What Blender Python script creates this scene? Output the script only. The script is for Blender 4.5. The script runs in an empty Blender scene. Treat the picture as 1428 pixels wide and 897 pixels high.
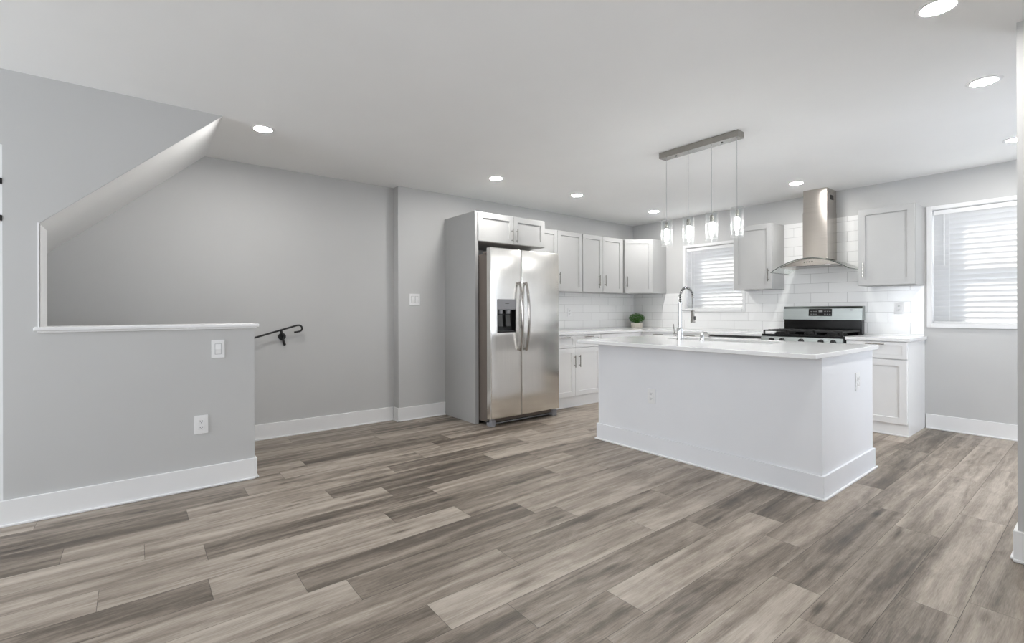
import bpy, bmesh, math, random
from mathutils import Vector, Matrix
PI = math.pi
random.seed(7)
S = bpy.context.scene
COL = S.collection

# ------------------------------------------------------------------ camera
YAW, ROLL, HC, FPX, HZ = 0.6674, -0.0028, 1.1849, 666.2638, 434.1742
cd = bpy.data.cameras.new('camera'); cam = bpy.data.objects.new('camera', cd); COL.objects.link(cam)
cd.sensor_width = 36.0; cd.lens = FPX / 1428 * 36.0
cd.shift_y = -(448.5 - HZ) / 1428
cd.clip_start = 0.02
fw = Vector((math.sin(YAW), math.cos(YAW), 0)); rt = Vector((math.cos(YAW), -math.sin(YAW), 0)); up = Vector((0, 0, 1))
R2 = rt * math.cos(ROLL) + up * math.sin(ROLL); U2 = up * math.cos(ROLL) - rt * math.sin(ROLL)
cam.matrix_world = Matrix(((R2.x, U2.x, -fw.x, 0), (R2.y, U2.y, -fw.y, 0), (R2.z, U2.z, -fw.z, HC), (0, 0, 0, 1)))
S.camera = cam

# ------------------------------------------------------------------ world, sun, daylight, exposure
S.view_settings.view_transform = 'Standard'; S.view_settings.look = 'None'
S.view_settings.gamma = 1.0; S.view_settings.use_curve_mapping = False
S.view_settings.exposure = 0.2
W = bpy.data.worlds.new('sky'); S.world = W; W.use_nodes = True
wb = W.node_tree.nodes['Background']; wb.inputs[0].default_value = (0.80, 0.88, 1.0, 1); wb.inputs[1].default_value = 1.6
sd = bpy.data.lights.new('sun', 'SUN'); sd.energy = 3.0; sd.angle = 0.01; sd.color = (1.0, 0.96, 0.9)
so = bpy.data.objects.new('sun', sd); COL.objects.link(so)
so.rotation_euler = Vector((-0.16, -0.235, -0.20)).to_track_quat('-Z', 'Y').to_euler(); so.location = (9, 5, 5)

def area(name, loc, target, sx, sy, power, color):
    l = bpy.data.lights.new(name, 'AREA'); l.shape = 'RECTANGLE'; l.size = sx; l.size_y = sy
    l.energy = power; l.color = color
    o = bpy.data.objects.new(name, l); COL.objects.link(o); o.location = loc
    o.rotation_euler = (Vector(target) - Vector(loc)).to_track_quat('-Z', 'Y').to_euler()
    return o
# added daylight fill from unseen openings: one behind the camera, one beside it
# and one in the right-hand wall of the kitchen
P_LAMP, P_PEND, P_FS, P_SIDE, P_RS, P_OUT = 262.0, 42.0, 95.0, 16.0, 6.5, 1.45
area('front_daylight_fill', (-3.66, 3.1, 1.42), (0, 3.1, 0.70), 2.3, 1.25, P_FS, (0.90, 0.95, 1.0))
area('side_daylight_fill', (0.75, -0.50, 1.45), (0.75, 3, 1.0), 1.1, 1.2, P_SIDE, (0.95, 0.97, 1.0))
area('kitchen_daylight_fill', (4.85, -0.50, 1.15), (4.85, 3, 1.0), 1.2, 2.0, P_RS, (0.93, 0.96, 1.0))
wb.inputs[1].default_value = 1.6 * P_OUT; sd.energy = 18.5 * P_OUT
LAMP_L = P_LAMP          # radiance of the recessed lamps

# ------------------------------------------------------------------ materials
def lin(c): c = c / 255.0; return c / 12.92 if c <= 0.04045 else ((c + 0.055) / 1.055) ** 2.4
def rgb(r, g, b): return (lin(r), lin(g), lin(b), 1.0)

def mat(name, col, rough=0.5, metal=0.0, var=0.03, scale=6.0, bump=0.0, bscale=60.0, spec=0.5, stretch=None, coat=0.0):
    m = bpy.data.materials.new(name); m.use_nodes = True
    nt = m.node_tree; N = nt.nodes; L = nt.links; b = N['Principled BSDF']
    b.inputs['Roughness'].default_value = rough; b.inputs['Metallic'].default_value = metal
    b.inputs['Specular IOR Level'].default_value = spec
    b.inputs['Coat Weight'].default_value = coat
    tc = N.new('ShaderNodeTexCoord'); mp = N.new('ShaderNodeMapping'); L.new(tc.outputs['Object'], mp.inputs[0])
    if stretch: mp.inputs['Scale'].default_value = stretch
    nz = N.new('ShaderNodeTexNoise'); nz.inputs['Scale'].default_value = scale; nz.inputs['Detail'].default_value = 4
    L.new(mp.outputs[0], nz.inputs[0])
    mr = N.new('ShaderNodeMapRange'); mr.inputs[1].default_value = 0.3; mr.inputs[2].default_value = 0.7
    mr.inputs[3].default_value = 1 - var; mr.inputs[4].default_value = 1 + var; L.new(nz.outputs[0], mr.inputs[0])
    vm = N.new('ShaderNodeVectorMath'); vm.operation = 'SCALE'; vm.inputs[0].default_value = col[:3]
    L.new(mr.outputs[0], vm.inputs['Scale']); L.new(vm.outputs[0], b.inputs['Base Color'])
    if bump:
        n2 = N.new('ShaderNodeTexNoise'); n2.inputs['Scale'].default_value = bscale; n2.inputs['Detail'].default_value = 3
        L.new(mp.outputs[0], n2.inputs[0])
        bp = N.new('ShaderNodeBump'); bp.inputs['Strength'].default_value = bump; bp.inputs['Distance'].default_value = 0.002
        L.new(n2.outputs[0], bp.inputs['Height']); L.new(bp.outputs[0], b.inputs['Normal'])
    return m

def emis(name, col, strength):
    m = bpy.data.materials.new(name); m.use_nodes = True; nt = m.node_tree; b = nt.nodes['Principled BSDF']
    b.inputs['Base Color'].default_value = (0.9, 0.9, 0.9, 1)
    b.inputs['Emission Color'].default_value = col; b.inputs['Emission Strength'].default_value = strength
    return m

def thin_glass(name, tint, refl=0.08, rough=0.02, ior=1.45, milk=0.0):
    m = bpy.data.materials.new(name); m.use_nodes = True; nt = m.node_tree; N = nt.nodes; L = nt.links
    out = N['Material Output']; N.remove(N['Principled BSDF'])
    t = N.new('ShaderNodeBsdfTransparent'); t.inputs[0].default_value = tint
    g = N.new('ShaderNodeBsdfGlossy'); g.inputs['Roughness'].default_value = rough
    f = N.new('ShaderNodeLayerWeight'); f.inputs[0].default_value = 0.5
    pw = N.new('ShaderNodeMath'); pw.operation = 'POWER'; pw.inputs[1].default_value = 4.0; L.new(f.outputs['Facing'], pw.inputs[0])
    fm = N.new('ShaderNodeMath'); fm.operation = 'MULTIPLY_ADD'; fm.inputs[1].default_value = 0.75; fm.inputs[2].default_value = refl * .5; L.new(pw.outputs[0], fm.inputs[0])
    mx = N.new('ShaderNodeMixShader'); L.new(fm.outputs[0], mx.inputs[0]); L.new(t.outputs[0], mx.inputs[1])
    if milk:                                              # scattering in the thick rim of the glass
        d = N.new('ShaderNodeBsdfDiffuse'); d.inputs[0].default_value = (0.9, 0.9, 0.9, 1); e2 = N.new('ShaderNodeBsdfTranslucent'); e2.inputs[0].default_value = (0.9, 0.9, 0.9, 1)
        m3 = N.new('ShaderNodeMixShader'); L.new(d.outputs[0], m3.inputs[1]); L.new(e2.outputs[0], m3.inputs[2])
        m2 = N.new('ShaderNodeMixShader'); m2.inputs[0].default_value = milk
        L.new(g.outputs[0], m2.inputs[1]); L.new(m3.outputs[0], m2.inputs[2]); L.new(m2.outputs[0], mx.inputs[2])
    else: L.new(g.outputs[0], mx.inputs[2])
    L.new(mx.outputs[0], out.inputs[0])
    return m

def bubble_glass(name):
    m = bpy.data.materials.new(name); m.use_nodes = True; nt = m.node_tree; N = nt.nodes; L = nt.links
    out = N['Material Output']; N.remove(N['Principled BSDF'])
    tc = N.new('ShaderNodeTexCoord'); nz = N.new('ShaderNodeTexVoronoi'); nz.inputs['Scale'].default_value = 70; L.new(tc.outputs['Object'], nz.inputs[0])
    mr = N.new('ShaderNodeMapRange'); mr.inputs[1].default_value = 0.25; mr.inputs[2].default_value = 0.65; mr.inputs[3].default_value = 0.0; mr.inputs[4].default_value = 0.05; L.new(nz.outputs['Distance'], mr.inputs[0])
    t = N.new('ShaderNodeBsdfTransparent'); t.inputs[0].default_value = (0.95, 0.95, 0.95, 1)
    g = N.new('ShaderNodeBsdfTranslucent'); g.inputs[0].default_value = (0.85, 0.85, 0.85, 1)
    mx = N.new('ShaderNodeMixShader'); L.new(mr.outputs[0], mx.inputs[0]); L.new(t.outputs[0], mx.inputs[1]); L.new(g.outputs[0], mx.inputs[2]); L.new(mx.outputs[0], out.inputs[0])
    return m

def translucent(name, col, mix):
    m = bpy.data.materials.new(name); m.use_nodes = True; nt = m.node_tree; N = nt.nodes; L = nt.links
    out = N['Material Output']; b = N['Principled BSDF']; b.inputs['Base Color'].default_value = col; b.inputs['Roughness'].default_value = 0.45
    t = N.new('ShaderNodeBsdfTranslucent'); t.inputs[0].default_value = col
    mx = N.new('ShaderNodeMixShader'); mx.inputs[0].default_value = mix
    L.new(b.outputs[0], mx.inputs[1]); L.new(t.outputs[0], mx.inputs[2]); L.new(mx.outputs[0], out.inputs[0])
    return m

def tile_mat(name, axis):
    """white subway tile in running bond; axis = world axis along the wall ('x' or 'y')"""
    m = bpy.data.materials.new(name); m.use_nodes = True; nt = m.node_tree; N = nt.nodes; L = nt.links; b = N['Principled BSDF']
    g = N.new('ShaderNodeNewGeometry'); s = N.new('ShaderNodeSeparateXYZ'); L.new(g.outputs['Position'], s.inputs[0])
    c = N.new('ShaderNodeCombineXYZ'); L.new(s.outputs['X' if axis == 'x' else 'Y'], c.inputs[0]); L.new(s.outputs['Z'], c.inputs[1])
    mp = N.new('ShaderNodeMapping'); mp.inputs['Location'].default_value = (0.1465 if axis == 'y' else 0.06, -0.1493, 0); L.new(c.outputs[0], mp.inputs[0])
    br = N.new('ShaderNodeTexBrick'); L.new(mp.outputs[0], br.inputs[0])
    br.inputs['Scale'].default_value = 1.0; br.inputs['Brick Width'].default_value = 0.367; br.inputs['Row Height'].default_value = 0.1127
    br.inputs['Mortar Size'].default_value = 0.0016; br.inputs['Mortar Smooth'].default_value = 0.3
    br.inputs['Color1'].default_value = rgb(246, 246, 245); br.inputs['Color2'].default_value = rgb(241, 241, 240)
    br.inputs['Mortar'].default_value = rgb(186, 185, 183)
    L.new(br.outputs['Color'], b.inputs['Base Color']); b.inputs['Roughness'].default_value = 0.14
    nz = N.new('ShaderNodeTexNoise'); nz.inputs['Scale'].default_value = 9; L.new(c.outputs[0], nz.inputs[0])
    mu = N.new('ShaderNodeMath'); mu.operation = 'MULTIPLY_ADD'; mu.inputs[1].default_value = 0.35
    iv = N.new('ShaderNodeMath'); iv.operation = 'SUBTRACT'; iv.inputs[0].default_value = 1.0; L.new(br.outputs['Fac'], iv.inputs[1])
    L.new(nz.outputs[0], mu.inputs[0]); L.new(iv.outputs[0], mu.inputs[2])
    bp = N.new('ShaderNodeBump'); bp.inputs['Strength'].default_value = 0.35; bp.inputs['Distance'].default_value = 0.002
    L.new(mu.outputs[0], bp.inputs['Height']); L.new(bp.outputs[0], b.inputs['Normal'])
    return m

def floor_mat():
    m = bpy.data.materials.new('grey_oak_planks'); m.use_nodes = True; nt = m.node_tree; N = nt.nodes; L = nt.links; b = N['Principled BSDF']
    a = N.new('ShaderNodeAttribute'); a.attribute_name = 'plank'          # r = tone of the board, g, b = where its grain is cut from
    sp = N.new('ShaderNodeSeparateColor'); L.new(a.outputs['Color'], sp.inputs[0])
    g = N.new('ShaderNodeNewGeometry'); sx = N.new('ShaderNodeSeparateXYZ'); L.new(g.outputs['Position'], sx.inputs[0])
    def math_(op, x, y=None, z=None):
        n = N.new('ShaderNodeMath'); n.operation = op
        for i, v in enumerate((x, y, z)):
            if v is None: continue
            if isinstance(v, (int, float)): n.inputs[i].default_value = v
            else: L.new(v, n.inputs[i])
        return n.outputs[0]
    def coord(fx, fy, fz):
        c = N.new('ShaderNodeCombineXYZ')
        L.new(math_('MULTIPLY_ADD', sx.outputs['X'], fx, math_('MULTIPLY', sp.outputs[1], 61.0)), c.inputs[0])
        L.new(math_('MULTIPLY_ADD', sx.outputs['Y'], fy, math_('MULTIPLY', sp.outputs[2], 47.0)), c.inputs[1])
        L.new(math_('MULTIPLY', sp.outputs[1], fz), c.inputs[2])
        return c.outputs[0]
    def noise(co, detail, rough=0.5, dist=0.0, scale=1.0):
        n = N.new('ShaderNodeTexNoise'); n.inputs['Scale'].default_value = scale; n.inputs['Detail'].default_value = detail
        n.inputs['Roughness'].default_value = rough; n.inputs['Distortion'].default_value = dist
        L.new(co, n.inputs[0]); return n.outputs[0]
    broad = noise(coord(0.9, 13.0, 9), 2, 0.5, 0.9)
    streak = noise(coord(2.6, 40.0, 5), 6, 0.72, 0.9)
    fine = noise(coord(14.0, 260.0, 3), 3, 0.6)
    blot = noise(coord(3.2, 10.0, 7), 5, 0.65, 1.2)
    vo = N.new('ShaderNodeTexVoronoi'); vo.inputs['Scale'].default_value = 1.0; L.new(coord(2.3, 9.0, 11), vo.inputs[0])
    knot = N.new('ShaderNodeMapRange'); knot.inputs[1].default_value = 0.0; knot.inputs[2].default_value = 0.20; knot.inputs[3].default_value = 1.0; knot.inputs[4].default_value = 0.0
    L.new(vo.outputs['Distance'], knot.inputs[0])
    t = math_('MULTIPLY_ADD', sp.outputs[0], 0.46, 0.27)
    t = math_('ADD', t, math_('MULTIPLY', math_('SUBTRACT', broad, 0.5), 0.95))
    t = math_('ADD', t, math_('MULTIPLY', math_('SUBTRACT', streak, 0.5), 0.50))
    t = math_('ADD', t, math_('MULTIPLY', math_('SUBTRACT', blot, 0.5), 0.52))
    t = math_('ADD', t, math_('MULTIPLY', math_('SUBTRACT', fine, 0.5), 0.45))
    t = math_('SUBTRACT', t, math_('MULTIPLY', knot.outputs[0], math_('MULTIPLY', blot, 0.75)))
    cr = N.new('ShaderNodeValToRGB'); L.new(t, cr.inputs[0])
    e = cr.color_ramp.elements
    e[0].position = 0.0; e[0].color = rgb(58, 50, 44); e[1].position = 1.0; e[1].color = rgb(195, 184, 172)
    for p, c in ((0.28, rgb(103, 93, 82)), (0.55, rgb(148, 136, 124)), (0.78, rgb(177, 166, 153))):
        el = e.new(p); el.color = c
    L.new(cr.outputs[0], b.inputs['Base Color'])
    rr = N.new('ShaderNodeMapRange'); rr.inputs[3].default_value = 0.34; rr.inputs[4].default_value = 0.50; L.new(streak, rr.inputs[0]); L.new(rr.outputs[0], b.inputs['Roughness'])
    bp = N.new('ShaderNodeBump'); bp.inputs['Strength'].default_value = 0.12; bp.inputs['Distance'].default_value = 0.001
    L.new(math_('ADD', fine, streak), bp.inputs['Height']); L.new(bp.outputs[0], b.inputs['Normal'])
    return m

def steel(name, base, rough, stretch, bump=0.03, wob=0.0, aniso=0.0, arot=0.0):
    m = mat(name, base, rough, 1.0, 0.03, 3.0, 0, 40, stretch=stretch)
    nt = m.node_tree; N = nt.nodes; L = nt.links; b = N['Principled BSDF']; mp = [n for n in N if n.type == 'MAPPING'][0]
    tc = [n for n in N if n.type == 'TEX_COORD'][0]
    n1 = N.new('ShaderNodeTexNoise'); n1.inputs['Scale'].default_value = 60; n1.inputs['Detail'].default_value = 2; L.new(mp.outputs[0], n1.inputs[0])
    n2 = N.new('ShaderNodeTexNoise'); n2.inputs['Scale'].default_value = 2.2; n2.inputs['Detail'].default_value = 1; L.new(tc.outputs['Object'], n2.inputs[0])
    b1 = N.new('ShaderNodeBump'); b1.inputs['Strength'].default_value = bump; b1.inputs['Distance'].default_value = 0.001; L.new(n1.outputs[0], b1.inputs['Height'])
    b2 = N.new('ShaderNodeBump'); b2.inputs['Strength'].default_value = wob; b2.inputs['Distance'].default_value = 0.02; L.new(n2.outputs[0], b2.inputs['Height'])
    L.new(b1.outputs[0], b2.inputs['Normal']); L.new(b2.outputs[0], b.inputs['Normal'])
    if aniso:
        tg = N.new('ShaderNodeTangent'); tg.direction_type = 'RADIAL'; tg.axis = 'Z'; L.new(tg.outputs[0], b.inputs['Tangent'])
        b.inputs['Anisotropic'].default_value = aniso; b.inputs['Anisotropic Rotation'].default_value = arot
    return m

M = dict(
    wall=mat('grey_wall_paint', rgb(200, 200, 199), 0.6, var=0.012, scale=2, bump=0.05, bscale=160),
    ceil=mat('white_ceiling_paint', rgb(247, 247, 246), 0.7, var=0.01, scale=2, bump=0.05, bscale=120),
    trim=mat('white_trim_paint', rgb(240, 240, 240), 0.35, var=0.01),
    upper=mat('light_grey_cabinet_paint', rgb(179, 179, 178), 0.38, var=0.01),
    base=mat('white_cabinet_paint', rgb(242, 242, 242), 0.36, var=0.01),
    island=mat('white_island_paint', rgb(234, 235, 238), 0.42, var=0.012, scale=3),
    quartz=mat('white_quartz', rgb(238, 238, 238), 0.12, var=0.02, scale=5),
    nickel=mat('brushed_nickel', rgb(160, 157, 152), 0.22, 1.0, var=0.04, scale=30),
    hsteel=mat('satin_handle_steel', rgb(176, 171, 166), 0.13, 1.0, var=0.03, scale=20),
    chrome=mat('polished_chrome', rgb(214, 214, 214), 0.1, 1.0, var=0.02),
    steel=steel('brushed_steel', rgb(238, 236, 232), 0.2, (40, 40, 0.6), 0.02, 0.08, 0.75, 0.0),
    steel_v=steel('brushed_steel_hood', rgb(196, 190, 183), 0.22, (0.6, 0.6, 40), 0.03, 0.05, 0.85, 0.25),
    steel_p=steel('range_steel', rgb(166, 172, 171), 0.3, (40, 0.6, 40), 0.03, 0.02),
    fside=mat('fridge_side_paint', rgb(118, 108, 100), 0.45, var=0.03, bump=0.06, bscale=300),
    fgrey=mat('grey_plastic', rgb(150, 150, 153), 0.5, var=0.02),
    dgrey=mat('dark_grey_plastic', rgb(70, 70, 70), 0.35, var=0.05),
    black=mat('black_plastic', rgb(22, 22, 22), 0.35, var=0.1),
    enamel=mat('black_enamel', rgb(14, 14, 15), 0.12, var=0.1),
    iron=mat('cast_iron', rgb(26, 26, 27), 0.55, var=0.2, bump=0.2, bscale=150),
    blackmetal=mat('black_metal_paint', rgb(18, 17, 17), 0.4, var=0.1),
    plate=mat('white_plate_plastic', rgb(238, 238, 238), 0.3, var=0.01),
    slot=mat('dark_slot', rgb(60, 58, 56), 0.6, var=0.05),
    vinyl=mat('white_window_vinyl', rgb(236, 236, 236), 0.35, var=0.01),
    blind=translucent('white_blind_slat', rgb(228, 228, 228), 0.30),
    glass=thin_glass('window_glass', (0.97, 0.98, 0.98, 1)),
    shade=thin_glass('clear_lamp_glass', (0.97, 0.98, 0.98, 1), milk=0.22),
    visor=thin_glass('clear_hood_glass', (0.93, 0.95, 0.94, 1), ior=1.5),
    gedge=mat('dark_glass_edge', rgb(92, 98, 94), 0.15, var=0.05),
    leafm=mat('green_leaves', rgb(58, 112, 26), 0.55, var=0.35, scale=40),
    pot=mat('cream_ceramic', rgb(226, 219, 206), 0.4, var=0.03, scale=20),
    soil=mat('dark_soil', rgb(52, 42, 32), 0.9, var=0.2),
    lamp=emis('lamp_diffuser', (1.0, 0.985, 0.96, 1), LAMP_L),
    bulb=emis('bubble_glass_glow', (1.0, 0.99, 0.97, 1), P_PEND * 1.8),
    bubble=bubble_glass('bubble_glass'),
    screen=mat('black_display_glass', rgb(12, 12, 13), 0.08, var=0.05),
    mark=mat('pale_display_mark', rgb(150, 150, 150), 0.5, var=0.02),
    door=mat('grey_door_paint', rgb(176, 176, 174), 0.4, var=0.01),
    floor=floor_mat(),
    tile_x=tile_mat('subway_tile_long_wall', 'x'), tile_y=tile_mat('subway_tile_end_wall', 'y'),
)

# ------------------------------------------------------------------ mesh builder
class MB:
    def __init__(s): s.bm = bmesh.new()
    def box(s, x0, x1, y0, y1, z0, z1, bev=0.0, seg=2):
        vs = [s.bm.verts.new((x, y, z)) for z in (z0, z1) for y in (y0, y1) for x in (x0, x1)]
        f = [(0, 2, 3, 1), (4, 5, 7, 6), (0, 1, 5, 4), (2, 6, 7, 3), (0, 4, 6, 2), (1, 3, 7, 5)]
        fs = [s.bm.faces.new([vs[i] for i in q]) for q in f]
        if bev > 0:
            es = list({e for q in fs for e in q.edges})
            bmesh.ops.bevel(s.bm, geom=es, offset=bev, segments=seg, profile=0.5, affect='EDGES')
        return s
    def prism(s, pts, axis, a0, a1):
        """polygon pts in the plane across axis, drawn out along it from a0 to a1"""
        def P(p, a): return {'x': (a, p[0], p[1]), 'y': (p[0], a, p[1]), 'z': (p[0], p[1], a)}[axis]
        A = [s.bm.verts.new(P(p, a0)) for p in pts]; B = [s.bm.verts.new(P(p, a1)) for p in pts]
        s.bm.faces.new(A); s.bm.faces.new(B[::-1])
        for i in range(len(pts)):
            j = (i + 1) % len(pts); s.bm.faces.new((A[j], A[i], B[i], B[j]))
        return s
    def cyl(s, p0, p1, r0, r1=None, seg=20, cap=True):
        return s.tube([p0, p1], [r0, r0 if r1 is None else r1], seg, cap)
    def tube(s, path, r, seg=12, cap=True):
        P = [Vector(p) for p in path]; n = len(P); rs = r if isinstance(r, (list, tuple)) else [r] * n
        rings = []; u = None
        for i in range(n):
            d = (P[min(i + 1, n - 1)] - P[max(i - 1, 0)]).normalized()
            if u is None:
                u = d.cross(Vector((0, 0, 1)))
                if u.length < 1e-3: u = d.cross(Vector((0, 1, 0)))
            else: u = u - d * u.dot(d)
            u.normalize(); v = d.cross(u)
            rings.append([s.bm.verts.new(P[i] + (u * math.cos(2 * PI * k / seg) + v * math.sin(2 * PI * k / seg)) * rs[i]) for k in range(seg)])
        for a, b in zip(rings, rings[1:]):
            for k in range(seg): s.bm.faces.new((a[k], a[(k + 1) % seg], b[(k + 1) % seg], b[k]))
        if cap: s.bm.faces.new(rings[0][::-1]); s.bm.faces.new(rings[-1])
        return s
    def lathe(s, prof, c, seg=28):
        """prof = [(radius, z)...] turned about a vertical axis through c=(x,y)"""
        rings = []
        for r, z in prof:
            if r < 1e-6: rings.append([s.bm.verts.new((c[0], c[1], z))])
            else: rings.append([s.bm.verts.new((c[0] + r * math.cos(2 * PI * k / seg), c[1] + r * math.sin(2 * PI * k / seg), z)) for k in range(seg)])
        for a, b in zip(rings, rings[1:]):
            for k in range(seg):
                k2 = (k + 1) % seg
                if len(a) == 1 and len(b) == 1: continue
                if len(a) == 1: s.bm.faces.new((a[0], b[k2], b[k]))
                elif len(b) == 1: s.bm.faces.new((a[k], a[k2], b[0]))
                else: s.bm.faces.new((a[k], a[k2], b[k2], b[k]))
        return s
    def build(s, name, m, parent=None, off=None, smooth=False):
        if off is not None: bmesh.ops.translate(s.bm, vec=-Vector(off), verts=s.bm.verts)
        bmesh.ops.recalc_face_normals(s.bm, faces=s.bm.faces)
        me = bpy.data.meshes.new(name); s.bm.to_mesh(me); s.bm.free()
        me.materials.append(m)
        if smooth:
            for p in me.polygons: p.use_smooth = True
            me.set_sharp_from_angle(angle=math.radians(35))
        o = bpy.data.objects.new(name, me); COL.objects.link(o)
        if parent: o.parent = parent
        return o

def tag(o, label, cat, group=None):
    o['label'] = label; o['category'] = cat
    if group: o['group'] = group
    return o
def thing(name, label, cat, loc=(0, 0, 0), rz=0.0, group=None):
    o = bpy.data.objects.new(name, None); COL.objects.link(o); o.location = loc; o.rotation_euler = (0, 0, rz)
    o.empty_display_size = 0.1
    return tag(o, label, cat, group)
def struct(o, label=None):
    o['kind'] = 'structure'
    if label: o['label'] = label
    return o

# ------------------------------------------------------------------ the room
C = 2.5378; YA = 4.795; YR = 4.912; YH = 3.823; XB = 6.25
XF = -3.7; YW = -0.45

def make_floor():
    rows = {-3: 1.84, 0: 1.032, 1: .83, 2: .57, 3: .236, 4: -.285, 6: .27, 7: -.125, 8: .25, 9: .57, 10: .73, 12: .922, 14: 1.565, 16: 2.237, 17: 3.28}
    tones = {(0, -1): .75, (0, 0): .2, (1, -1): .5, (1, 0): .72, (2, -1): .25, (2, 0): .6, (2, 1): .78, (3, -1): .08, (3, 0): .68, (3, 1): .3,
             (4, -1): .12, (4, 0): .66, (4, 1): .2, (6, -1): .72, (6, 0): .28, (6, 1): .82, (7, -1): .66, (7, 0): .68, (7, 1): .3, (8, -1): .2, (8, 0): .88,
             (8, 1): .5, (9, -1): .66, (9, 0): .28, (10, -1): .84, (10, 0): .42, (10, 1): .85, (12, -1): .2, (12, 0): .82, (14, -1): .34, (14, 0): .9,
             (16, -1): .78, (16, 0): .25, (17, -1): .42, (17, 0): .78, (-3, -1): .4, (-3, 0): .15, (5, 0): .6, (11, 0): .55, (13, 0): .45, (13, 1): .3, (15, 1): .5}
    rnd = random.Random(3); bm = bmesh.new(); lay = bm.loops.layers.float_color.new('plank')
    w, ln = 0.193, 1.27
    for k in range(-6, 24):
        yc = 3.95 - w * k; y0, y1 = yc - w / 2, yc + w / 2
        if y1 < YW - .1 or y0 > 5.0: continue
        x0 = rows.get(k, rnd.uniform(0, ln))
        for i in range(-5, 6):
            a, b = x0 + ln * i, x0 + ln * (i + 1)
            t = tones.get((k, i), rnd.choice((.2, .35, .5, .6, .7, .8)))
            col = (t, rnd.random(), rnd.random(), 1)
            a, b = max(a, XF - .1), min(b, XB + .1)
            if b - a < 0.01: continue
            e = 0.0007
            V = [bm.verts.new(p) for p in ((a + e, y0 + e, 0), (b - e, y0 + e, 0), (b - e, y1 - e, 0), (a + e, y1 - e, 0))]
            f = bm.faces.new(V)
            for l in f.loops: l[lay] = col
    me = bpy.data.meshes.new('floor'); bm.to_mesh(me); bm.free(); me.materials.append(M['floor'])
    o = bpy.data.objects.new('floor', me); COL.objects.link(o); struct(o, 'grey brown wood plank floor')
    sub = MB(); sub.box(XF - .1, XB + .2, YW - .15, 5.1, -0.12, -0.003); struct(sub.build('floor_base', M['slot']))
make_floor()

m = MB(); m.box(XF - .1, XB + .2, YW - .15, 5.1, C, C + 0.15); struct(m.build('ceiling', M['ceil']))
# long wall on the left: stair recess, then the bump that stands a little forward
m = MB(); m.box(XF, 2.222, YR, 5.1, 0, C); m.box(2.222, XB + .2, YA, 5.1, 0, C); struct(m.build('wall_left', M['wall']), 'grey long wall with a shallow step beside the stair')
# end wall with two window openings
W1 = (0.30, 1.155, 1.047, 2.183); W2 = (3.045, 3.875, 1.207, 2.088)
m = MB(); x0, x1 = XB, XB + 0.2
m.box(x0, x1, YW - .15, W1[0], 0, C); m.box(x0, x1, W1[1], W2[0], 0, C); m.box(x0, x1, W2[1], YA, 0, C)
for w_ in (W1, W2): m.box(x0, x1, w_[0], w_[1], 0, w_[2]); m.box(x0, x1, w_[0], w_[1], w_[3], C)
struct(m.build('wall_back', M['wall']), 'grey end wall with two windows')
m = MB()
for a_, b_ in ((XF, 0.18), (1.32, 4.23), (5.47, XB + .2)): m.box(a_, b_, YW - .15, YW, 0, C)
m.box(0.18, 1.32, YW - .15, YW, 0, .83); m.box(0.18, 1.32, YW - .15, YW, 2.07, C); m.box(4.23, 5.47, YW - .15, YW, 2.17, C); struct(m.build('wall_right', M['wall']))
m = MB()
for a_, b_ in ((4.23, 4.27), (5.43, 5.47)): m.box(a_, b_, YW - .14, YW - .02, .0, 2.17)
for a_, b_ in ((.0, .04), (2.13, 2.17)): m.box(4.27, 5.43, YW - .14, YW - .02, a_, b_)
struct(m.build('added_patio_frame', M['vinyl']))  # unseen door frame, added round the kitchen fill light
m = MB()
for a_, b_ in ((0.18, 0.21), (1.29, 1.32)): m.box(a_, b_, YW - .14, YW - .02, .83, 2.07)
for a_, b_ in ((.83, .86), (2.04, 2.07)): m.box(0.21, 1.29, YW - .14, YW - .02, a_, b_)
struct(m.build('window_3', M['vinyl']))  # unseen window frame, added round the side fill light
m = MB(); m.box(-1.42, -1.30, YW, 2.0, 0, C); struct(m.build('wall_light_blocker', M['wall']))  # unseen wall added to keep front light off the right side
m = MB(); m.box(3.262, 3.40, YW, 0.295, 0, C); struct(m.build('wall_stub', M['wall']), 'grey wall end at the right edge')
# front wall behind the camera, with an unseen opening added for the fill light
m = MB(); m.box(XF - .12, XF, YW, 1.9, 0, C); m.box(XF - .12, XF, 4.3, YR, 0, C); m.box(XF - .12, XF, 1.9, 4.3, 0, 0.8); m.box(XF - .12, XF, 1.9, 4.3, 2.4, C)
struct(m.build('wall_front', M['wall']))

# stair wall: a half wall whose opening rises with the stair soffit
ST = 0.30
m = MB(); m.prism([(-.578, 0), (.667, 0), (.667, 1.079), (-.437, 1.079), (-.437, 1.692), (.474, C), (-.578, C)], 'y', YH, YH + ST)
struct(m.build('wall_stair', M['wall']), 'grey half wall with a sloped opening over it')
m = MB(); sl = (C - 1.692) / (.474 + .437)
m.prism([(.474, C), (.474 - .06, C + .0), (-1.9, 1.692 - sl * (1.9 - .437) - .0 + .06), (-1.9, 1.692 - sl * (1.9 - .437))], 'y', YH + ST, YR)
struct(m.build('ceiling_stair', M['ceil']), 'white sloping soffit above the stair')
m = MB(); m.prism([(-.437, 1.692), (.474, C), (.474 - .008, C), (-.437, 1.692 + .0001)], 'y', YH + .002, YH + ST)   # white skim on the sloped edge
m.bm.free()
m = MB(); m.prism([(-.4368, 1.690), (.4742, C - .0005), (.4760, C - .0005), (-.4350, 1.690)], 'y', YH + .001, YH + ST); struct(m.build('trim_3', M['ceil']))
m = MB(); m.box(-.437, -.431, YH + .001, YH + ST, 1.10, 1.696); m.box(-.4385, -.431, YH - .004, YH + .02, 1.10, 1.70, .001); struct(m.build('trim_1', M['trim']), 'white jamb board of the stair opening')
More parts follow.
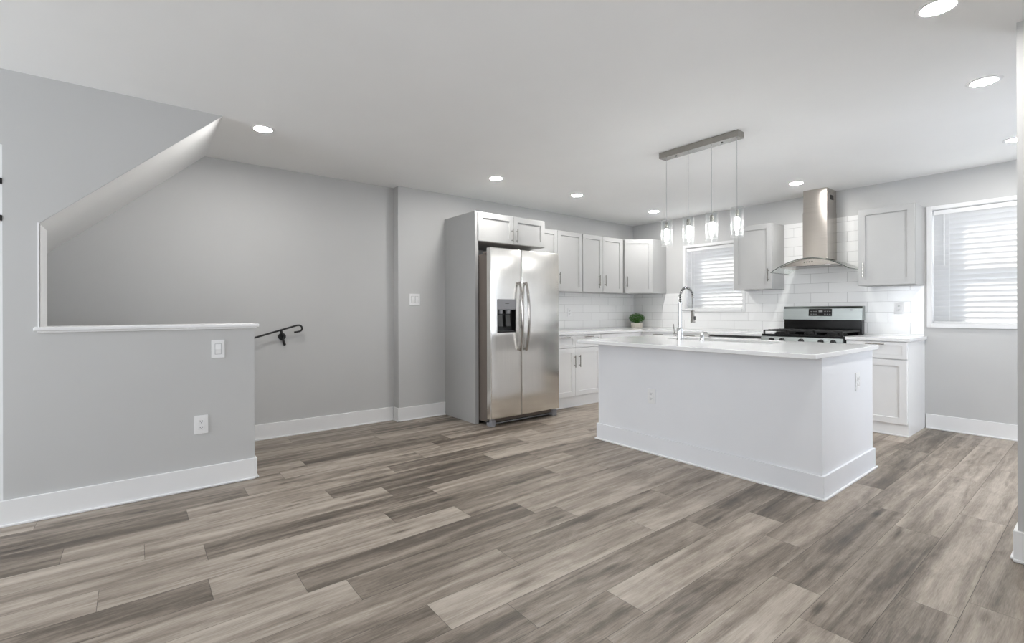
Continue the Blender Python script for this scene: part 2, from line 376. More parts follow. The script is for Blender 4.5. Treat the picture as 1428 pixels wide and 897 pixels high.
m = MB(); m.box(-.455, .694, YH - .022, YH + ST + .018, 1.0795, 1.1005, .004); m.box(-.440, .680, YH - .012, YH, 1.068, 1.080, .003); struct(m.build('trim_2', M['trim']), 'white cap on top of the half wall')
# far left: doorway with a grey door on black hinges beyond the end of the stair wall
m = MB(); m.box(XF, -1.52, YH, YH + .12, 0, C); m.box(-1.52, -.578, YH + .0, YH + .12, 2.12, C); struct(m.build('wall_hall', M['wall']))
m = MB(); m.box(-.592, -.5785, YH + .012, YH + .13, 0, 2.12, .001); m.box(-1.52, -1.506, YH + .012, YH + .13, 0, 2.12, .001); m.box(-1.506, -.592, YH + .012, YH + .13, 2.106, 2.12, .001); struct(m.build('trim_4', M['trim']))
d = MB().box(-1.503, -.596, YH + .03, YH + .07, .01, 2.10, .003).build('door_1', M['door']); struct(d, 'grey door at the far left edge')
for z in (1.915, 1.71):
    MB().box(-.602, -.5795, YH - .004, YH + .0305, z - .016, z + .016, .003).build('hinge', M['blackmetal'], d)

# baseboards with shoe moulding
def baseboard(name, segs, h=.145):
    m = MB()
    for (x0, x1, y0, y1, side) in segs:
        t, s_ = .014, .026
        if side == '-y': m.box(x0, x1, y0 - t, y0, 0, h, .003); m.box(x0, x1, y0 - s_, y0 - t, 0, .014, .004)
        if side == '-x': m.box(x0 - t, x0, y0, y1, 0, h, .003); m.box(x0 - s_, x0 - t, y0, y1, 0, .014, .004)
        if side == '+x': m.box(x0, x0 + t, y0, y1, 0, h, .003); m.box(x0 + t, x0 + s_, y0, y1, 0, .014, .004)
        if side == '+y': m.box(x0, x1, y0, y0 + t, 0, h, .003); m.box(x0, x1, y0 + t, y0 + s_, 0, .014, .004)
    struct(m.build(name, M['trim']))
baseboard('baseboard_left', [(.70, 2.208, YR, YR, '-y'), (2.222, 0, YA - .014, YR - .014, '-x'), (2.222, 2.793, YA, YA, '-y')])
baseboard('baseboard_stair', [(-.592, .667, YH, YH, '-y'), (.667, 0, YH - .014, YH + ST, '+x')])
baseboard('baseboard_back', [(XB, 0, YW, 1.200, '-x')])
baseboard('baseboard_right', [(3.262, 0, YW, .309, '-x'), (3.262, 3.40, .295, 0, '+y'), (XF, 3.262, YW, 0, '+y')])

# ------------------------------------------------------------------ windows in the end wall
def window(idx, w_, label):
    y0, y1, z0, z1 = w_
    m = MB(); c = .036; p = .012        # thin casing on the wall face + jamb boards
    m.box(XB - p, XB, y0 - c, y0, z0 - c, z1 + c, .002); m.box(XB - p, XB, y1, y1 + c, z0 - c, z1 + c, .002)
    m.box(XB - p, XB, y0, y1, z1, z1 + c, .002); m.box(XB - p - .012, XB, y0 - .0, y1 + .0, z0 - c, z0, .002)
    root = struct(m.build('window_%d' % idx, M['vinyl']), label)
    m = MB(); j = .006
    m.box(XB, XB + .2, y0, y0 + j, z0, z1); m.box(XB, XB + .2, y1 - j, y1, z0, z1); m.box(XB, XB + .2, y0 + j, y1 - j, z1 - j, z1); m.box(XB, XB + .2, y0 + j, y1 - j, z0, z0 + j)
    m.build('jamb', M['vinyl'], root)
    zm = 1.60; xs = XB + .085
    m = MB()
    for (a, b, xo) in ((z0 + j, zm + .02, 0.0), (zm - .02, z1 - j, .04)):
        m.box(xs + xo, xs + xo + .038, y0 + j, y0 + .045, a, b); m.box(xs + xo, xs + xo + .038, y1 - .045, y1 - j, a, b)
        m.box(xs + xo, xs + xo + .038, y0 + .045, y1 - .045, a, a + .045); m.box(xs + xo, xs + xo + .038, y0 + .045, y1 - .045, b - .045, b)
    m.build('sash', M['vinyl'], root)
    MB().box(xs + .018, xs + .021, y0 + .045, y1 - .045, z0 + .05, zm - .025).build('pane', M['glass'], root)
    MB().box(xs + .058, xs + .061, y0 + .045, y1 - .045, zm + .025, z1 - .05).build('pane', M['glass'], root)
    return root
window(1, W1, 'large window at the right end of the end wall')
window(2, W2, 'smaller window left of the grey wall cabinet above the counter')

def blind(w_, label, wandy):
    y0, y1, z0, z1 = w_[0] + .012, w_[1] - .012, w_[2] + .008, w_[3] - .008
    xc = XB + .036
    r = thing('window_blind', label, 'window blind', (xc, (y0 + y1) / 2, z0), group='blinds in the end wall windows'); off = r.location
    MB().box(xc - .022, xc + .022, y0, y1, z1 - .045, z1, .003).build('headrail', M['vinyl'], r, off)
    MB().box(xc - .02, xc + .02, y0, y1, z0, z0 + .016, .004).build('bottom_rail', M['vinyl'], r, off)
    m = MB(); pitch = .0505; z = z0 + .042; hw = .0275; tilt = math.radians(114)
    while z < z1 - .05:
        pts = []
        for k in range(5):                                  # shallow curved slat section
            u = -hw + 2 * hw * k / 4; cv = .0035 * (1 - (u / hw) ** 2)
            pts.append((xc + u * math.cos(tilt) - cv * math.sin(tilt), z + u * math.sin(tilt) + cv * math.cos(tilt)))
        sec = pts + [(a + .002 * math.sin(tilt), b - .002 * math.cos(tilt)) for a, b in pts[::-1]]
        A = [m.bm.verts.new((a, y0, b)) for a, b in sec]; B = [m.bm.verts.new((a, y1, b)) for a, b in sec]
        n = len(sec)
        for i in range(n): m.bm.faces.new((A[i], A[(i + 1) % n], B[(i + 1) % n], B[i]))
        m.bm.faces.new(A); m.bm.faces.new(B[::-1]); z += pitch
    m.build('slats', M['blind'], r, off, smooth=True)
    for yy in (y0 + .12, y1 - .12): MB().box(xc - .027, xc - .0255, yy - .002, yy + .002, z0 + .016, z1 - .045).build('ladder_cord', M['vinyl'], r, off)
    MB().tube([(xc - .03, wandy, z1 - .05), (xc - .034, wandy, z1 - .55)], .004, 8).build('tilt_wand', M['vinyl'], r, off)
blind(W1, 'wide white slatted blind closed in the right-hand window beside the wall end', 1.06)
blind(W2, 'narrower white slatted blind closed in the window behind the faucet', 3.78)

# ------------------------------------------------------------------ backsplash (part of the walls)
m = MB(); m.box(3.80, XB - .008, YA - .008, YA, .9205, 1.442); struct(m.build('trim_5', M['tile_x']), 'white subway tile backsplash on the long wall')
m = MB(); t0 = XB - .008
m.box(t0, XB, 3.913, YA, .9205, 1.440); m.box(t0, XB, 3.007, 3.913, .9205, 1.170); m.box(t0, XB, 1.213, 3.007, .9205, 1.440); m.box(t0, XB, 1.672, 2.532, 1.440, 2.232)
struct(m.build('trim_6', M['tile_y']), 'white subway tile backsplash on the end wall')

# ------------------------------------------------------------------ cabinets
def shaker(name, x0, x1, z0, z1, m_, parent, rail=.058, th=.02):
    b = MB().bm; s = MB(); s.bm = b; y0 = -th
    g = .0015; x0 += g; x1 -= g; z0 += g; z1 -= g
    r = min(rail, (z1 - z0) * .3)
    O = [(x0, z0), (x1, z0), (x1, z1), (x0, z1)]; I = [(x0 + r, z0 + r), (x1 - r, z0 + r), (x1 - r, z1 - r), (x0 + r, z1 - r)]
    e = .0008; I2 = [(x0 + r + e, z0 + r + e), (x1 - r - e, z0 + r + e), (x1 - r - e, z1 - r - e), (x0 + r + e, z1 - r - e)]
    q = .0018; Of = [(x0 + q, z0 + q), (x1 - q, z0 + q), (x1 - q, z1 - q), (x0 + q, z1 - q)]
    ring = lambda P, y: [b.verts.new((p[0], y, p[1])) for p in P]
    rb, r1, rf, ri, rp = ring(O, -.0008), ring(O, y0 + q), ring(Of, y0), ring(I, y0), ring(I2, y0 + .011)
    for A, B in ((rb, r1), (r1, rf), (rf, ri), (ri, rp)):
        for i in range(4): b.faces.new((A[i], A[(i + 1) % 4], B[(i + 1) % 4], B[i]))
    b.faces.new(rp); b.faces.new(rb[::-1])
    return s.build(name, m_, parent)

def pull(kind, x, z, parent, ln=.15, y0=-.02):
    m = MB(); h = ln / 2; k = .052; yb = y0 - .03
    if kind == 'v':
        m.cyl((x, yb, z - h), (x, yb, z + h), .0055, seg=10)
        for s_ in (-k, k): m.cyl((x, y0 + .001, z + s_), (x, yb, z + s_), .0045, seg=8)
    else:
        m.cyl((x - h, yb, z), (x + h, yb, z), .0055, seg=10)
        for s_ in (-k, k): m.cyl((x + s_, y0 + .001, z), (x + s_, yb, z), .0045, seg=8)
    return m.build('handle', M['nickel'], parent, smooth=True)

RB = -PI / 2       # cabinets on the end wall face the camera's left: local x runs towards the right, local y into the wall
def cabinet(name, label, loc, rz, w, d, z0, z1, fronts, m_, group, extra=None):
    r = thing(name, label, 'cabinet', loc, rz, group)
    b = MB(); b.box(0, w, 0, d, z0, z1, .0012)
    if z0 < .01: b.box(0, w, -.010, 0, 0, .014, .003)
    b.build('carcass', m_, r)
    for f in fronts:
        o = shaker(f[0], f[1], f[2], f[3], f[4], m_, r, rail=.058 if f[0] == 'door' else .036)
        if f[5]: pull(f[5][0], f[5][1], f[5][2], o)
    return r
GU, GB = 'light grey wall cabinets', 'white base cabinets'
U = YA - .33; UX = XB - .33
# cabinet above the refrigerator with its tall end panel
r = cabinet('fridge_cabinet', 'shallow two-door cabinet above the refrigerator with a tall grey end panel to the floor', (2.797, 4.174, 0), 0, .972, YA - 4.174, 1.925, 2.240,
            [('door', .030, .506, 1.927, 2.236, ('v', .474, 2.02)), ('door', .506, .970, 1.927, 2.236, ('v', .538, 2.02))], M['upper'], GU)
MB().box(-.002, .042, -.002, YA - 4.174, 0, 2.242, .0015).build('end_panel', M['upper'], r)
# wall cabinets, long wall
cabinet('wall_cabinet', 'tall two-door wall cabinet standing right behind the refrigerator', (3.785, U, 0), 0, .925, .33, 1.442, 2.226,
        [('door', .003, .463, 1.443, 2.224, ('v', .438, 1.61)), ('door', .463, .921, 1.443, 2.224, ('v', .488, 1.61))], M['upper'], GU)
cabinet('wall_cabinet', 'two-door wall cabinet between the one by the refrigerator and the corner cabinet', (4.716, U, 0), 0, .866, .33, 1.442, 2.226,
        [('door', .003, .402, 1.443, 2.224, ('v', .318 + .0, 1.607)), ('door', .402, .826, 1.443, 2.224, ('v', .434, 1.607))], M['upper'], GU)
# corner cabinet with an angled door
r = thing('corner_cabinet', 'corner wall cabinet with one angled door above the potted plant', 'cabinet', (5.592, U, 0), 0, GU); off = Vector((5.592, U, 0))
m = MB(); m.prism([(5.592, YA - .0015), (5.592, U), (5.92, 4.190), (XB - .0015, 4.190), (XB - .0015, YA - .0015)], 'z', 1.442, 2.226); m.build('carcass', M['upper'], r, off)
dv = Vector((5.92 - 5.592, 4.190 - U, 0)); an = math.atan2(dv.y, dv.x); wl = dv.length
dr = shaker('door', .012, wl - .012, 1.443, 2.224, M['upper'], r); dr.rotation_euler = (0, 0, an)
pull('v', .048, 1.61, dr)
# wall cabinets, end wall
cabinet('wall_cabinet', 'narrow wall cabinet between the small window and the range hood', (UX, 2.992, 0), RB, .462, .33, 1.442, 2.224,
        [('door', .002, .460, 1.443, 2.222, ('v', .425, 1.607))], M['upper'], GU)
cabinet('wall_cabinet', 'narrow wall cabinet between the range hood and the large right-hand window', (UX, 1.676, 0), RB, .466, .33, 1.437, 2.224,
        [('door', .002, .464, 1.438, 2.222, ('v', .050, 1.60))], M['upper'], GU)

# base cabinets
BY = YA - .61; BX = XB - .61
cabinet('base_cabinet', 'white base cabinet right of the refrigerator with two drawers over two doors', (3.79, BY, 0), 0, .962, .6085, 0, .889,
        [('drawer', .003, .490, .731, .886, ('h', .30, .862)), ('drawer', .490, .958, .731, .886, ('h', .716, .862)),
         ('door', .003, .490, .132, .726, ('v', .466, .565)), ('door', .490, .958, .132, .726, ('v', .552, .565))], M['base'], GB)
r = thing('corner_base_cabinet', 'white corner base cabinet under the potted plant, mostly behind the island', 'cabinet', (4.754, BY, 0), 0, GB); off = Vector((4.754, BY, 0))
m = MB(); m.prism([(4.754, YA - .0015), (4.754, BY), (BX, BY), (BX, 4.06), (XB - .0015, 4.06), (XB - .0015, YA - .0015)], 'z', 0, .889); m.build('carcass', M['base'], r, off)
dr = shaker('door', .003, BX - 4.754 - .07, .132, .886, M['base'], r); pull('v', .05, .70, dr)
cabinet('base_cabinet', 'white drawer base cabinet in the run behind the faucet, nearest the corner', (BX, 4.058, 0), RB, .44, .61, 0, .889,
        [('drawer', .06, .437, .731, .886, ('h', .175, .862)), ('door', .06, .437, .132, .726, ('v', .10, .57))], M['base'], GB)
cabinet('base_cabinet', 'white drawer base cabinet behind the soap dispenser, left of the dishwasher', (BX, 3.616, 0), RB, .455, .61, 0, .889,
        [('drawer', .003, .452, .731, .886, ('h', .20, .862)), ('door', .003, .452, .132, .726, ('v', .05, .57))], M['base'], GB)
r = thing('dishwasher', 'white dishwasher under the counter, left of the black range', 'dishwasher', (BX, 3.158, 0), RB)
MB().box(.003, .64, .0, .60, .02, .886, .002).build('tub_case', M['dgrey'], r)
MB().box(.006, .637, -.022, -.001, .12, .862, .004).build('door', M['base'], r)
MB().box(.006, .637, -.022, -.001, .866, .884, .002).build('control_strip', M['dgrey'], r)
MB().box(.006, .637, -.008, -.001, .0, .11, .002).build('kick_plate', M['dgrey'], r)
m = MB(); m.cyl((.20, -.052, .84), (.40, -.052, .84), .006, seg=10); m.cyl((.225, -.021, .84), (.225, -.052, .84), .005, seg=8); m.cyl((.375, -.021, .84), (.375, -.052, .84), .005, seg=8); m.build('handle', M['nickel'], r, smooth=True)
cabinet('base_cabinet', 'white base cabinet right of the range with one drawer over one door', (BX, 1.700, 0), RB, .492, .61, 0, .889,
        [('drawer', .003, .488, .723, .886, ('h', .245, .862)), ('door', .003, .488, .112, .718, ('v', .05, .56))], M['base'], GB)

# counters
m = MB(); m.prism([(3.778, YA - .0085), (3.778, 4.145), (5.60, 4.145), (5.60, 2.508), (XB - .0085, 2.508), (XB - .0085, YA - .0085)], 'z', .8898, .9200)
o = m.build('countertop', M['quartz']); tag(o, 'long white L-shaped countertop running round the corner under the wall cabinets', 'countertop')
bv = o.modifiers.new('edge', 'BEVEL'); bv.width = .003; bv.segments = 2
o = MB().box(5.60, XB - .0085, 1.188, 1.702, .8898, .9200, .003).build('countertop', M['quartz']); tag(o, 'short white countertop right of the range', 'countertop')

# ------------------------------------------------------------------ refrigerator
FL = Vector((3.28, 4.3, 0)); fr = thing('refrigerator', 'stainless steel side-by-side refrigerator with ice dispenser and bowed handles', 'refrigerator', FL)
MB().box(2.850, 3.738, 3.992, 4.72, .035, 1.778, .006).build('case', M['fside'], fr, FL)
MB().box(2.865, 3.725, 3.976, 3.993, .10, 1.765).build('door_gasket', M['black'], fr, FL)
dx0, dx1, dz0, dz1 = 2.886, 3.128, .964, 1.310
m = MB(); yf, yb = 3.905, 3.976; L0, L1 = 2.808, 3.202; z0, z1 = .090, 1.832
# left door: front with a real opening for the dispenser, softened outer edges
def door_open(m, x0, x1, z0, z1, hole):
    b = m.bm; q = .010
    ring = lambda P, y: [b.verts.new((p[0], y, p[1])) for p in P]
    R = lambda i: [(x0 + i, z0 + i), (x1 - i, z0 + i), (x1 - i, z1 - i), (x0 + i, z1 - i)]
    rs = [ring(R(0), yb), ring(R(0), yf + q)]
    for k in range(1, 5):
        a = k / 4 * PI / 2; rs.append(ring(R(q - q * math.cos(a) if k < 4 else q), yf + q - q * math.sin(a)))
    for A, B in zip(rs, rs[1:]):
        for i in range(4): b.faces.new((A[i], A[(i + 1) % 4], B[(i + 1) % 4], B[i]))
    b.faces.new(rs[0][::-1])
    if hole:
        h0, h1, k0, k1 = hole; H = [(h0, k0), (h1, k0), (h1, k1), (h0, k1)]
        hf, hb = ring(H, yf), ring(H, yf + .062)
        for A, B in ((rs[-1], hf), (hf, hb)):
            for i in range(4): b.faces.new((A[i], A[(i + 1) % 4], B[(i + 1) % 4], B[i]))
        b.faces.new(hb)
    else: b.faces.new(rs[-1])
door_open(m, L0, L1, z0, z1, (dx0, dx1, dz0, 1.203))
dl = m.build('door', M['steel'], fr, FL, smooth=True)
m = MB(); door_open(m, 3.209, 3.753, z0, z1, None); drr = m.build('door', M['steel'], fr, FL, smooth=True)
def bow(x, par):
    m = MB(); pts = []; za, zb = .772, 1.490
    for k in range(25):
        t = k / 24; z = zb + (za - zb) * t; out = .02 + .052 * math.sin(PI * t) ** .7
        pts.append((x, yf - out, z))
    m.tube(pts, [.0155 if 2 < k < 22 else .0135 for k in range(25)], 12)
    for z in (zb - .02, za + .02): m.cyl((x, yf + .001, z), (x, yf - .03, z), .012, seg=12)
    return m.build('handle', M['hsteel'], par, FL, smooth=True)
bow(3.163, dl); bow(3.252, drr)
dp = MB(); dp.box(dx0, dx1, yf - .004, yf + .02, 1.203, dz1, .002); dp = dp.build('dispenser_panel', M['fgrey'], fr, FL)
MB().box(2.985, 3.035, yf - .0048, yf - .0035, 1.262, 1.268).build('control_mark', M['dgrey'], dp, FL)
m = MB(); t = .004; y2 = yf + .060
m.box(dx0 + .001, dx0 + t, yf + .001, y2, dz0 + .001, 1.202); m.box(dx1 - t, dx1 - .001, yf + .001, y2, dz0 + .001, 1.202); m.box(dx0 + t, dx1 - t, yf + .001, y2, 1.198, 1.202)
m.box(dx0 + t, dx1 - t, yf + .001, y2, dz0 + .001, dz0 + .012); m.box(dx0 + t, dx1 - t, y2 - .004, y2, dz0 + .012, 1.198)
dc = m.build('dispenser_recess', M['black'], fr, FL)
for x in (2.945, 3.045):
    m = MB(); m.prism([(yf + .05, 1.150), (yf + .035, 1.150), (yf + .018, 1.03), (yf + .028, 1.02), (yf + .05, 1.06)], 'x', x - .028, x + .028); m.build('paddle', M['dgrey'], dc, FL)
    MB().cyl((x, yf + .032, 1.16), (x, yf + .032, 1.197), .024, .03, 16).build('spout', M['fgrey'], dc, FL, smooth=True)
MB().box(dx0 + .02, dx1 - .02, yf + .006, yf + .05, dz0 + .0125, dz0 + .020, .002).build('drip_tray', M['dgrey'], dc, FL)
for a, b in ((2.850, 2.900), (3.700, 3.764)):
    MB().box(a, b, 3.955, 4.05, .0, .070, .006).build('foot_cover', M['fgrey'], fr, FL)
MB().box(2.87, 3.73, 4.02, 4.06, .004, .09).build('kick_grille', M['black'], fr, FL)
MB().box(2.898, 3.702, 3.975, 3.988, .022, .032, .002).build('kick_bar', M['fgrey'], fr, FL)
for a, b in ((2.83, 2.93), (3.64, 3.74)): MB().box(a, b, 3.93, 4.08, 1.779, 1.802, .004).build('hinge_cover', M['fside'], fr, FL)

# ------------------------------------------------------------------ island
IX0, IX1, IY0, IY1 = 3.372, 4.365, 1.148, 2.985
IL = Vector((3.87, 2.07, 0)); il = thing('kitchen_island', 'white panelled kitchen island body with tall baseboard in the middle of the floor', 'kitchen island', IL)
m = MB(); t = .02
m.box(IX0, IX0 + t, IY0, IY1, 0, .8896); m.box(IX1 - t, IX1, IY0 + .0005, IY1, 0, .8896); m.box(IX0 + t, IX1 - t, IY0, IY0 + t, 0, .8896); m.box(IX0 + t, IX1 - t, IY1 - t, IY1, 0, .8896); m.box(IX0 + t, IX1 - t, IY0 + t, IY1 - t, .05, .07)
m.build('panels', M['island'], il, IL)
def bbring(m, x0, x1, y0, y1, t, z0, z1, bev):
    m.box(x0 - t, x0, y0 - t, y1 + t, z0, z1, bev); m.box(x1, x1 + t, y0 - t, y1 + t, z0, z1, bev)
    m.box(x0, x1, y0 - t, y0, z0, z1, bev); m.box(x0, x1, y1, y1 + t, z0, z1, bev)
m = MB(); bbring(m, IX0, IX1, IY0, IY1, .014, 0, .147, .002); m.build('baseboard', M['island'], il, IL)
m = MB(); bbring(m, IX0 - .014, IX1 + .014, IY0 - .014, IY1 + .014, .013, 0, .014, .004); m.build('shoe_moulding', M['trim'], il, IL)
SX0, SX1, SY0, SY1 = 3.95, 4.30, 1.72, 2.66
TX0, TX1, TY0, TY1 = 3.185, 4.455, 1.122, 3.105
m = MB(); b = m.bm
def rr(x0, x1, y0, y1, r, n=6):
    P = []
    for cx, cy, a0 in ((x0 + r, y0 + r, PI), (x1 - r, y0 + r, 1.5 * PI), (x1 - r, y1 - r, 0), (x0 + r, y1 - r, .5 * PI)):
        for k in range(n + 1): a = a0 + PI / 2 * k / n; P.append((cx + r * math.cos(a), cy + r * math.sin(a)))
    return P
def slab(m, outer, inner, z0, z1, q=.003):
    b = m.bm; n = len(outer)
    ring = lambda P, z: [b.verts.new((p[0], p[1], z)) for p in P]
    cxm = sum(p[0] for p in outer) / n; cym = sum(p[1] for p in outer) / n
    sh = lambda P: [(p[0] - q * (1 if p[0] > cxm else -1), p[1] - q * (1 if p[1] > cym else -1)) for p in P]
    rs = [ring(inner, z0), ring(sh(outer), z0), ring(outer, z0 + q), ring(outer, z1 - q), ring(sh(outer), z1), ring(inner, z1)]
    for A, B in zip(rs, rs[1:] + rs[:1]):
        for i in range(n): b.faces.new((A[i], A[(i + 1) % n], B[(i + 1) % n], B[i]))
slab(m, rr(TX0, TX1, TY0, TY1, .045), rr(SX0, SX1, SY0, SY1, .03), .8900, .9200)
tag(m.build('countertop', M['quartz'], smooth=True), 'large white overhanging countertop lying on the island', 'countertop')
# sink hung under the opening
SL = Vector(((SX0 + SX1) / 2, (SY0 + SY1) / 2, .69)); sk = thing('kitchen_sink', 'stainless steel sink sunk in the island countertop beside the faucet', 'sink', SL)
m = MB(); P = rr(SX0 + .003, SX1 - .003, SY0 + .003, SY1 - .003, .03); P2 = rr(SX0 + .012, SX1 - .012, SY0 + .012, SY1 - .012, .03); Pf = rr(SX0 - .012, SX1 + .012, SY0 - .012, SY1 + .012, .03)
ring = lambda P, z: [m.bm.verts.new((p[0], p[1], z)) for p in P]
rs = [ring(Pf, .8895), ring(P, .8895), ring(P2, .70)]
for A, B in zip(rs, rs[1:]):
    for i in range(len(A)): m.bm.faces.new((A[i], A[(i + 1) % len(A)], B[(i + 1) % len(A)], B[i]))
m.bm.faces.new(rs[-1]); m.build('basin', M['nickel'], sk, SL, smooth=True)
MB().lathe([(0, .7025), (.03, .7025), (.042, .7015), (.042, .7005)], (SL.x, SL.y)).build('drain', M['chrome'], sk, SL, smooth=True)

# faucet
FX, FY = 3.872, 2.455
FO = Vector((FX, FY, .92)); fa = thing('kitchen_faucet', 'tall chrome spring-neck faucet on the island countertop', 'faucet', FO)
m = MB(); m.lathe([(0, .9202), (.033, .9202), (.033, .928), (.027, .932), (.026, 1.020), (.024, 1.028), (.0165, 1.034), (.0155, 1.245), (.019, 1.247), (.019, 1.262), (0, 1.262)], (FX, FY)); m.build('body', M['chrome'], fa, FO, smooth=True)
EX, EY = FX + .188, FY - .012
arc = []
for k in range(33):
    t = k / 32; a = PI * (1 - t); cx_ = FX + .094
    arc.append((cx_ + .094 * math.cos(a), FY - .012 * t, 1.315 + (.082 * math.sin(a)) if True else 0))
path = [(FX, FY, 1.255), (FX, FY, 1.285)] + arc + [(EX, EY, 1.30)]
MB().tube(path, .0075, 10).build('hose', M['dgrey'], fa, FO, smooth=True)
# spring wound round the hose
P = [Vector(p) for p in path]; acc = [0]
for a, b_ in zip(P, P[1:]): acc.append(acc[-1] + (b_ - a).length)
coil = []; turns = 17; n = turns * 12
for i in range(n + 1):
    s_ = acc[-1] * i / n; j = max(k for k in range(len(acc)) if acc[k] <= s_ + 1e-9); j = min(j, len(P) - 2)
    t = (s_ - acc[j]) / max(1e-9, acc[j + 1] - acc[j]); p = P[j].lerp(P[j + 1], t); d = (P[j + 1] - P[j]).normalized()
    v = Vector((0, 1, 0)); u = d.cross(v).normalized(); v = u.cross(d)
    a = 2 * PI * turns * i / n; coil.append(p + (u * math.cos(a) + v * math.sin(a)) * .0125)
MB().tube(coil, .0028, 6).build('spring', M['chrome'], fa, FO, smooth=True)
m = MB(); m.tube([(EX, EY, 1.325), (EX, EY, 1.30), (EX, EY, 1.185)], [.014, .0085, .0075], 12); m.build('drop_tube', M['chrome'], fa, FO, smooth=True)
sh = MB().lathe([(0, 1.190), (.013, 1.190), (.016, 1.180), (.016, 1.110), (.020, 1.095), (.021, 1.072), (0, 1.070)], (EX, EY)).build('spray_head', M['nickel'], fa, FO, smooth=True)
MB().box(EX - .006, EX + .006, EY - .027, EY - .015, 1.10, 1.135, .003).build('spray_lever', M['dgrey'], sh, FO)
MB().tube([(FX, FY, 1.185), (FX + .09, FY - .004, 1.185), (EX - .015, EY, 1.185)], .0045, 8).build('holder_arm', M['chrome'], fa, FO, smooth=True)
m = MB(); m.cyl((FX, FY + .02, .972), (FX, FY + .062, .972), .0125, seg=16); m.tube([(FX, FY + .055, .972), (FX, FY + .062, 1.0), (FX, FY + .068, 1.065)], [.006, .0045, .004], 8); m.build('lever', M['chrome'], fa, FO, smooth=True)
DO = Vector((3.868, 2.240, .92)); sp = thing('soap_dispenser', 'small chrome soap dispenser on the island countertop right of the faucet', 'soap dispenser', DO)
MB().lathe([(0, .9202), (.024, .9202), (.024, .926), (.019, .930), (.0185, .972), (.015, .978), (0, .979)], (DO.x, DO.y)).build('base', M['chrome'], sp, DO, smooth=True)
MB().tube([(DO.x, DO.y, .975), (DO.x, DO.y, .990), (DO.x + .012, DO.y - .002, .996), (DO.x + .07, DO.y - .006, .992), (DO.x + .078, DO.y - .007, .982)], [.008, .008, .0075, .006, .005], 10).build('spout', M['chrome'], sp, DO, smooth=True)

# ------------------------------------------------------------------ range
RG = Vector((BX, 2.10, 0)); rg = thing('gas_range', 'freestanding stainless gas range with black grates against the tiled end wall', 'range', RG)
ry0, ry1 = 1.709, 2.501
MB().box(5.60, 6.225, ry0 + .003, ry1 - .003, .02, .900, .003).build('case', M['dgrey'], rg, RG)
m = MB(); m.box(5.575, 6.225, ry0, ry1, .900, .924, .006); m.build('cooktop', M['enamel'], rg, RG)
m = MB(); m.prism([(5.600, .805), (5.545, .815), (5.560, .897), (5.600, .899)], 'y', ry0, ry1); cp = m.build('control_panel', M['steel_p'], rg, RG)
for y in (2.385, 2.275, 2.085, 1.90, 1.79):
    c0 = Vector((5.552, y, .858)); nrm = Vector((-.983, 0, .18))
    MB().tube([c0, c0 + nrm * .006, c0 + nrm * .008, c0 + nrm * .034], [.027, .027, .021, .019], 20).build('knob', M['black'], cp, RG, smooth=True)
od = MB().box(5.555, 5.598, ry0 + .003, ry1 - .003, .235, .798, .006).build('oven_door', M['steel_p'], rg, RG)
MB().box(5.5535, 5.556, ry0 + .12, ry1 - .12, .36, .66, .001).build('window', M['screen'], od, RG)
m = MB(); m.cyl((5.505, ry0 + .06, .745), (5.505, ry1 - .06, .745), .012, seg=14)
for y in (ry0 + .09, ry1 - .09): m.cyl((5.556, y, .745), (5.505, y, .745), .010, seg=10)
m.build('handle', M['nickel'], od, RG, smooth=True)
MB().box(5.56, 5.598, ry0 + .003, ry1 - .003, .06, .228, .006).build('drawer', M['steel_p'], rg, RG)
for y in (ry0 + .06, ry1 - .06):
    for x in (5.68, 6.15): MB().cyl((x, y, 0), (x, y, .021), .016, seg=12).build('foot', M['black'], rg, RG)
# burners and the three grates
for x, y, rr_ in ((5.72, 2.36, .048), (6.0, 2.36, .038), (5.72, 1.85, .048), (6.0, 1.85, .040), (5.86, 2.105, .05)):
    MB().lathe([(0, .9245), (rr_ + .012, .9245), (rr_ + .012, .931), (rr_, .933), (rr_, .944), (rr_ - .008, .947), (0, .947)], (x, y)).build('burner', M['iron'], rg, RG, smooth=True)
for a, b_ in ((2.245, 2.492), (1.978, 2.237), (1.718, 1.970)):
    m = MB(); zt = .968; s_ = .007
    for y in (a + s_, b_ - s_): m.box(5.590, 6.120, y - s_, y + s_, zt - .014, zt, .003)
    for x in (5.597, 6.113): m.box(x - s_, x + s_, a, b_, zt - .014, zt, .003)
    m.box(5.855 - s_, 5.855 + s_, a, b_, zt - .014, zt, .003)
    yc = (a + b_) / 2
    m.box(5.60, 6.11, yc - s_, yc + s_, zt - .012, zt + .002, .003)
    for x in (5.72, 6.0): m.box(x - s_, x + s_, a, b_, zt - .012, zt + .002, .003)
    for x in (5.60, 6.11):
        for y in (a + .008, b_ - .008): m.box(x - .008, x + .008, y - .008, y + .008, .9242, zt - .010, .002)
    m.build('grate', M['iron'], rg, RG)
